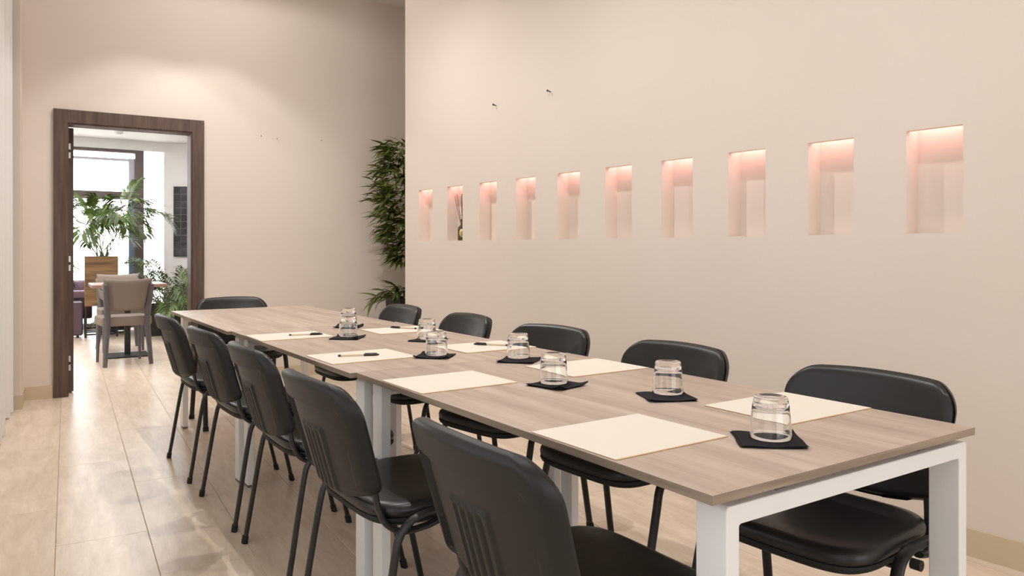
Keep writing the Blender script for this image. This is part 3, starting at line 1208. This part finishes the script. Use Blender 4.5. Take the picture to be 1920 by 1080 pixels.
toward = math.atan2(-0.35, -1.0)      # the side that shows past the wall end
for k in range(28):
    h = 1.06 + (2.04 - 1.06) * (k + 0.5) / 28
    st_ = stems[k % 6]
    f_ = (h - 0.64) / (st_[-1].z - 0.64)
    q = min(7.99, max(0, f_ * 8))
    pt = st_[int(q)].lerp(st_[int(q) + 1], q - int(q))
    az = toward + rb.uniform(-1.0, 1.0)
    reach = (0.10 + 0.19 * math.sin(math.pi * min(1, max(0, (2.20 - h) / 1.1)))) * rb.uniform(0.6, 1.15)
    tip = Vector((pt.x * 0.6 + reach * math.cos(az), pt.y * 0.6 + reach * math.sin(az), h + rb.uniform(-0.02, 0.05)))
    m = MB()
    m.tube([(pt.x, pt.y, h - 0.03), tuple(tip)], 0.0028, n=5, side=(0, 0, 1))
    put('twig', m.mesh('twig', 'bamboo_stem'), bam)
    leaf_spray(tip, (math.cos(az), math.sin(az), rb.uniform(-0.2, 0.25)), 9)
for (tx, ty, tz) in ((-0.25, -0.04, 0.76), (-0.17, -0.08, 0.80), (-0.35, -0.06, 0.71), (-0.21, 0.0, 0.73), (-0.10, -0.10, 0.78)):
    m = MB()
    m.tube([(-0.02, -0.02, 0.64), (tx * 0.6, ty * 0.6, tz + 0.01), (tx, ty, tz)], 0.003, n=5, side=(0, 0, 1))
    put('twig', m.mesh('twig', 'bamboo_stem'), bam)
    leaf_spray((tx, ty, tz), (tx, ty, 0.02), 8, 0.8)


# the many further leaves deep in the clump, too crowded to tell apart
m = MB()
for k in range(620):
    h = rb.uniform(1.02, 2.10)
    env = 0.12 + 0.20 * math.sin(math.pi * min(1, max(0.05, (2.22 - h) / 1.2)))
    az0 = toward + rb.uniform(-1.5, 1.5)
    rr = env * math.sqrt(rb.random())
    L_, W_ = rb.uniform(0.11, 0.18), rb.uniform(0.022, 0.034)
    az, el = az0 + rb.uniform(-0.9, 0.9), rb.uniform(-0.6, 0.5)
    mt = Matrix.Translation((rr * math.cos(az0), rr * math.sin(az0), h)) @ Matrix.Rotation(az, 4, 'Z') @ Matrix.Rotation(-el, 4, 'Y') @ Matrix.Rotation(rb.uniform(-0.7, 0.7), 4, 'X')
    vs = [mt @ Vector(p) for p in ((0, 0, 0), (L_ * 0.4, -W_ / 2, 0.004), (L_ * 0.4, 0, 0), (L_ * 0.4, W_ / 2, 0.004), (L_, 0, -0.02))]
    m.add(vs, ((0, 1, 2), (0, 2, 3), (1, 4, 2), (2, 4, 3)))
o = put('foliage', m.mesh('foliage', 'bamboo_leaf', angle=60), bam)
o['kind'] = 'stuff'


def frond_mesh(name, Lf, droop, rise, nl, wl, ll, seed, stalk=0.35):
    """one feather palm frond: arching rachis with leaflets both sides. local +x outward"""
    r = random.Random(seed)
    m = MB()
    pts = []
    K = 14
    for i in range(K + 1):
        t_ = i / K
        pts.append(Vector((Lf * t_ * (1 - 0.12 * droop * t_), 0, rise * t_ - droop * t_ * t_ * t_)))
    m.tube(pts, 0.006, n=5, side=(0, 1, 0), mi=1, taper=[1 - 0.8 * i / K for i in range(K + 1)])
    for i in range(nl):
        t_ = stalk + (1 - stalk) * i / (nl - 1)
        q = min(K - 0.001, t_ * K)
        p = pts[int(q)].lerp(pts[int(q) + 1], q - int(q))
        tg = (pts[int(q) + 1] - pts[int(q)]).normalized()
        env = math.sin(math.pi * (0.18 + 0.74 * (t_ - stalk) / (1 - stalk))) ** 0.7
        for sd in (-1, 1):
            l = ll * env * r.uniform(0.85, 1.1)
            ang = R(52 - 26 * (t_ - stalk) / (1 - stalk)) + r.uniform(-0.08, 0.08)
            d = tg * math.cos(ang) + Vector((0, sd, 0)) * math.sin(ang)
            up = Vector((-tg.z, 0, tg.x))
            w_ax = (tg * math.sin(ang) - Vector((0, sd, 0)) * math.cos(ang))
            q0 = p
            q1 = p + d * l * 0.5 + up * l * 0.06
            q2 = p + d * l - Vector((0, 0, 1)) * l * r.uniform(0.15, 0.4)
            w = wl
            b_ = len(m.v)
            m.v += [tuple(q0), tuple(q1 + w_ax * w / 2), tuple(q1 - w_ax * w / 2), tuple(q2)]
            m.f += [(b_, b_ + 1, b_ + 2), (b_ + 1, b_ + 3, b_ + 2)]
            m.mi += [0, 0]
    return m.mesh(name, ['palm_leaf', 'palm_stem'], angle=60)


def palm(t, base_z, specs, prefix):
    for k, (az, Lf, rise, droop, nl, ll, wl, tilt, x0, y0) in enumerate(specs):
        o = put('frond', frond_mesh('frond', Lf, droop, rise, nl, wl, ll, 100 + k), t, (x0, y0, base_z))
        o.rotation_euler = (0, 0, az)


# ------------------------------------------------------------------ the lounge beyond the door
LC = 2.70
m = MB()
m.box(-2.6, 5.2, 6.93, 13.0, LC, LC + 0.08)
lc = structure('ceiling_lounge', m.mesh('ceiling_lounge', 'lounge_wall', smooth=False))
m = MB()
m.box(-1.4, -1.25, 6.93, 12.6, 0, LC)
structure('wall_lounge_left', m.mesh('wall_lounge_left', 'lounge_wall', smooth=False))
m = MB()
m.box(4.3, 4.45, 6.8, 12.6, 0, LC)
structure('wall_lounge_right', m.mesh('wall_lounge_right', 'lounge_wall', smooth=False))
# wall with the art panel, turned towards the door
aw_o = Vector((2.045, 12.33, 0))
aw_m = Matrix.Translation(aw_o) @ Matrix.Rotation(R(-33.8 + 9), 4, 'Z')
m = MB()
m.box(0, 3.2, 0, 0.15, 0, LC, 0, aw_m)
structure('wall_lounge_far', m.mesh('wall_lounge_far', 'lounge_wall', smooth=False))
m = MB()
m.box(-1.4, 2.2, 12.28, 12.44, 2.56, LC)
m.box(-1.4, -0.2, 12.28, 12.44, 0, 2.56)
structure('wall_lounge_window', m.mesh('wall_lounge_window', 'lounge_wall', smooth=False))

# big bronze window
wn = put('window_2', None)
wn['kind'] = 'structure'


def fr_box(name, x0, x1, y0, y1, z0, z1, material):
    m = MB()
    m.box(x0, x1, y0, y1, z0, z1)
    put(name, m.mesh(name, material, smooth=False), wn)


fr_box('mullion', 1.655, 1.768, 12.28, 12.42, 0, 2.555, 'bronze')
fr_box('head_rail', -0.2, 1.655, 12.28, 12.42, 2.515, 2.555, 'bronze')
fr_box('transom', -0.2, 1.655, 12.30, 12.40, 1.845, 1.955, 'bronze')
fr_box('sash_stile', 1.575, 1.652, 12.34, 12.39, 1.958, 2.44, 'pale_frame')
fr_box('sash_rail', -0.2, 1.575, 12.34, 12.39, 2.400, 2.435, 'pale_frame')
fr_box('door_stile', 1.575, 1.652, 12.33, 12.40, 0.0, 1.842, 'blue_frame')
fr_box('sill_rail', -0.2, 1.575, 12.30, 12.40, 0.0, 0.08, 'bronze')
for x0, x1, z0, z1 in ((-0.2, 1.655, 1.955, 2.515), (-0.2, 1.575, 0.08, 1.845), (1.768, 2.04, 0.0, 2.555)):
    fr_box('pane', x0, x1, 12.352, 12.358, z0, z1, 'window_glass')
# outside: pale paving and a hedge seen as a soft green
m = MB()
m.box(-9, 12, 12.5, 30, -0.2, -0.02)
g = put('ground_outside', m.mesh('ground_outside', 'outdoor_paving', smooth=False))
g['kind'] = 'structure'

# smoke detector
m = MB()
m.lathe([(0.0001, -0.045), (0.030, -0.045), (0.040, -0.034), (0.050, -0.030), (0.052, 0.0), (0.0001, 0.0)], 24)
o = put('smoke_detector', m.mesh('smoke_detector', 'lounge_wall'), None, (1.34, 11.41, LC))
tag(o, 'small white smoke detector on the lounge ceiling beyond the door', 'detector')

# art panel: black tiles on a pale grid, hung on the turned wall
t = thing('art_panel', 'black gridded tile picture hanging on the lounge wall', 'picture', aw_m @ Vector((0, 0, 0)), R(-33.8 + 9))
ax0, az0, az1 = 0.155, 1.03, 2.045
m = MB()
m.box(ax0, ax0 + 0.80, -0.022, -0.002, az0, az1)
put('panel_back', m.mesh('panel_back', 'art_grid', smooth=False), t)
m = MB()
m.box(ax0 - 0.012, ax0, -0.03, -0.002, az0 - 0.012, az1 + 0.012)
m.box(ax0, ax0 + 0.80, -0.03, -0.002, az1, az1 + 0.012)
m.box(ax0, ax0 + 0.80, -0.03, -0.002, az0 - 0.012, az0)
put('panel_frame', m.mesh('panel_frame', 'dark_metal', smooth=False), t)
rows, cols = 10, 9
dz, dx = (az1 - az0) / rows, 0.80 / cols
tm = bevel_box_mesh('tile', dx - 0.005, 0.006, dz - 0.005, 0.001, 'art_tile', 1)
for i in range(cols):
    for j in range(rows):
        put('tile', tm, t, (ax0 + (i + 0.5) * dx, -0.024, az0 + (j + 0.5) * dz))

# lounge cafe table
t = thing('cafe_table', 'small brown square cafe table with black pedestal beyond the door', 'table', (1.145, 9.06, 0), R(-2.5))
put('tabletop', bevel_box_mesh('cafe_top', 0.70, 0.70, 0.032, 0.004, 'cafe_top', 2), t, (0, 0, 0.752))
m = MB()
m.box(-0.25, 0.25, -0.25, 0.25, 0.70, 0.735)
put('apron', m.mesh('apron', 'dark_metal', smooth=False), t)
put('column', bevel_box_mesh('column', 0.055, 0.055, 0.70, 0.004, 'pot_black', 1), t, (0, 0, 0.36))
put('base_plate', bevel_box_mesh('base_plate', 0.40, 0.40, 0.014, 0.003, 'pot_black', 1), t, (0, 0, 0.007))


# upholstered lounge chairs
def lounge_chair(label, loc, rotz):
    t = thing('lounge_chair', label, 'chair', loc, rotz, 'taupe upholstered chairs at the cafe table')
    # local +y is the front of the chair
    put('seat', bevel_box_mesh('seat', 0.445, 0.42, 0.092, 0.03, 'taupe_fabric', 3), t, (0, 0.02, 0.428))
    m = MB()
    nx, nz = 18, 14
    for s_ in (-1, 1):
        for i in range(nx + 1):
            for j in range(nz + 1):
                a, b = i / nx * 2 - 1, j / nz
                w = 0.185 + 0.055 * b
                e = min(1 - abs(a), b, 1 - b)
                pr = math.sqrt(max(0, 1 - (1 - min(1, e / 0.14)) ** 2))
                top = 0.018 * a * a * b
                cr_ = 0.022 * max(0, abs(a) - 0.86) / 0.14
                m.v.append((a * (w - cr_ * (1 if b > 0.85 or b < 0.12 else 0)), -0.175 - 0.075 * b + 0.03 * a * a + s_ * (0.008 + 0.020 * pr), 0.530 + 0.305 * b + top - cr_ * 0.6 * (1 if b > 0.9 else 0)))
    K = (nx + 1) * (nz + 1)
    for i in range(nx):
        for j in range(nz):
            q = (i * (nz + 1) + j, (i + 1) * (nz + 1) + j, (i + 1) * (nz + 1) + j + 1, i * (nz + 1) + j + 1)
            m.f.append(q)
            m.f.append(tuple(K + x for x in q[::-1]))
            m.mi += [0, 0]
    ed = [i * (nz + 1) for i in range(nx)] + [nx * (nz + 1) + j for j in range(nz)] + [i * (nz + 1) + nz for i in range(nx, 0, -1)] + [j for j in range(nz, 0, -1)]
    for k in range(len(ed)):
        a, b = ed[k], ed[(k + 1) % len(ed)]
        m.f.append((a, b, K + b, K + a))
        m.mi.append(0)
    put('backrest', m.mesh('backrest', 'taupe_fabric', angle=70), t)
    for s_ in (-1, 1):
        m = MB()
        # rear leg runs up as the back post
        m.tube(smooth_path([(s_ * 0.205, -0.235, 0), (s_ * 0.190, -0.205, 0.22), (s_ * 0.178, -0.196, 0.40), (s_ * 0.180, -0.202, 0.52), (s_ * 0.196, -0.236, 0.68), (s_ * 0.206, -0.262, 0.79)], 4), 0.026, 0.022, (1, 0, 0), 8,
               taper=[0.75 + 0.35 * math.sin(math.pi * i / 20) for i in range(21)])
        put('leg', m.mesh('leg', 'grey_wood', angle=60), t)
        m = MB()
        m.tube([(s_ * 0.195, 0.215, 0), (s_ * 0.190, 0.195, 0.39)], 0.017, 0.017, (1, 0, 0), 8, taper=[0.75, 1.2])
        put('leg', m.mesh('leg', 'grey_wood', angle=60), t)


lounge_chair('taupe upholstered chair seen from behind at the cafe table beyond the door', (1.037, 8.495, 0), R(4))
lounge_chair('taupe upholstered chair across the cafe table, mostly hidden, facing the camera', (1.150, 9.645, 0), R(181))

# tall wooden planter on a metal stand, with palm
t = thing('palm_planter', 'tall wooden planter box with a big palm near the lounge window', 'planter', (1.118, 11.30, 0), R(-4))
hw = 0.19
m = MB()
for x0, x1, y0, y1 in ((-hw, hw, -hw, -hw + 0.018), (-hw, hw, hw - 0.018, hw), (-hw, -hw + 0.018, -hw + 0.018, hw - 0.018), (hw - 0.018, hw, -hw + 0.018, hw - 0.018)):
    m.box(x0, x1, y0, y1, 0.40, 1.035)
m.box(-hw + 0.018, hw - 0.018, -hw + 0.018, hw - 0.018, 0.40, 0.42)
put('planter_box', m.mesh('planter_box', 'planter_wood', smooth=False), t)
m = MB()
m.box(-hw + 0.018, hw - 0.018, -hw + 0.018, hw - 0.018, 0.90, 0.99)
put('soil', m.mesh('soil', 'soil', smooth=False), t)
for sx in (-1, 1):
    for sy in (-1, 1):
        m = MB()
        m.box(sx * (hw - 0.012) - 0.011, sx * (hw - 0.012) + 0.011, sy * (hw - 0.012) - 0.011, sy * (hw - 0.012) + 0.011, 0, 0.40)
        put('stand_leg', m.mesh('stand_leg', 'dark_metal', smooth=False), t)
for z in (0.03, 0.085):
    for sy in (-1, 1):
        m = MB()
        m.box(-hw + 0.02, hw - 0.02, sy * (hw - 0.012) - 0.008, sy * (hw - 0.012) + 0.008, z, z + 0.018)
        put('stand_bar', m.mesh('stand_bar', 'dark_metal', smooth=False), t)
rp = random.Random(5)
specs = []
for k in range(20):
    az = k * 2.399 + rp.uniform(-0.3, 0.3)
    specs.append((az, rp.uniform(0.40, 1.0), rp.uniform(0.85, 1.30), rp.uniform(0.25, 0.75), 22, rp.uniform(0.32, 0.44), 0.027, 0, rp.uniform(-.06, .06), rp.uniform(-.06, .06)))
for k in range(5):
    az = k * 1.3 + 0.4
    specs.append((az, rp.uniform(0.35, 0.5), rp.uniform(0.55, 0.75), rp.uniform(0.2, 0.4), 12, 0.24, 0.026, 0, rp.uniform(-.06, .06), rp.uniform(-.06, .06)))
for k, (az, Lf, rise, droop, nl, ll, wl, tilt, x0, y0) in enumerate(specs):
    o = put('frond', frond_mesh('frond', Lf, droop, rise, nl, wl, ll, 200 + k, stalk=0.58), t, (x0, y0, 0.98), az)

# black trough planter with bushy palm
t = thing('black_planter', 'black box planter with a bushy palm beside the art panel', 'planter', (1.80, 11.05, 0), R(-4))
m = MB()
hw = 0.215
for x0, x1, y0, y1 in ((-hw, hw + 0.3, -hw, -hw + 0.018), (-hw, hw + 0.3, hw - 0.018, hw), (-hw, -hw + 0.018, -hw + 0.018, hw - 0.018), (hw + 0.282, hw + 0.3, -hw + 0.018, hw - 0.018)):
    m.box(x0, x1, y0, y1, 0.0, 0.40)
put('planter_box', m.mesh('planter_box', 'pot_black', smooth=False), t)
m = MB()
m.box(-hw + 0.018, hw + 0.282, -hw + 0.018, hw - 0.018, 0.30, 0.36)
put('soil', m.mesh('soil', 'soil', smooth=False), t)
for k in range(32):
    az = k * 2.399 + rp.uniform(-0.3, 0.3)
    low = k % 3 == 0
    o = put('frond', frond_mesh('frond', rp.uniform(0.6, 1.0), rp.uniform(0.4, 0.8) if not low else rp.uniform(0.3, 0.5), rp.uniform(0.75, 1.15) if not low else rp.uniform(0.3, 0.5), 26, 0.017 if not low else 0.026, rp.uniform(0.22, 0.30), 300 + k, stalk=0.22), t,
            (rp.uniform(-0.12, 0.35), rp.uniform(-0.1, 0.1), 0.34), az)

# palm at the left, mostly hidden by the door jamb
t = thing('corner_palm', 'feathery palm in a dark pot at the lounge window, cut by the jamb', 'plant', (0.34, 11.22, 0))
m = MB()
m.lathe([(0.0001, 0.0), (0.13, 0.0), (0.17, 0.38), (0.155, 0.38), (0.14, 0.33), (0.0001, 0.33)], 24)
put('pot', m.mesh('pot', 'pot_black'), t)
for k in range(13):
    az = k * 2.399
    o = put('frond', frond_mesh('frond', rp.uniform(0.5, 0.8), rp.uniform(0.3, 0.7), rp.uniform(0.7, 1.45), 20, 0.018, rp.uniform(0.2, 0.27), 400 + k, stalk=0.35), t, (rp.uniform(-.05, .05), rp.uniform(-.05, .05), 0.34), az)

# plum ottomans and lilac benches
def ottoman(label, loc, sx, sy, sz):
    t = thing('ottoman', label, 'ottoman', loc, R(-4), 'plum ottomans in the lounge')
    put('cushion', bevel_box_mesh('cushion', sx, sy, sz, 0.045, 'plum', 3), t, (0, 0, sz / 2 + 0.03))
    m = MB()
    for a in (-1, 1):
        for b in (-1, 1):
            m.box(a * (sx / 2 - 0.06) - 0.015, a * (sx / 2 - 0.06) + 0.015, b * (sy / 2 - 0.06) - 0.015, b * (sy / 2 - 0.06) + 0.015, 0, 0.031)
    put('feet', m.mesh('feet', 'dark_metal', smooth=False), t)


ottoman('plum ottoman behind the wooden planter stand', (1.32, 11.78, 0), 0.40, 0.40, 0.42)
ottoman('plum ottoman left of the wooden planter, half hidden', (0.715, 11.36, 0), 0.40, 0.42, 0.42)


def bench(label, loc, sx, sy, rotz):
    t = thing('lounge_bench', label, 'bench', loc, rotz, 'lilac benches in the lounge')
    put('base', bevel_box_mesh('base', sx, sy, 0.27, 0.03, 'plum', 2), t, (0, 0, 0.335))
    put('seat_cushion', bevel_box_mesh('seat_cushion', sx, sy, 0.10, 0.035, 'lilac', 3), t, (0, 0, 0.52))
    put('back_cushion', bevel_box_mesh('back_cushion', sx, 0.16, 0.16, 0.05, 'lilac', 3), t, (0, sy / 2 - 0.09, 0.62))
    for a in (-1, 1):
        m = MB()
        m.box(a * (sx / 2 - 0.08) - 0.02, a * (sx / 2 - 0.08) + 0.02, -sy / 2 + 0.06, sy / 2 - 0.06, 0, 0.202)
        put('runner', m.mesh('runner', 'chrome', smooth=False), t)


bench('lilac upholstered bench under the window, left of the planter', (0.52, 11.96, 0), 1.10, 0.52, R(-4))
bench('lilac upholstered bench below the black picture', (2.75, 11.52, 0), 1.10, 0.52, R(-33.8 + 9))
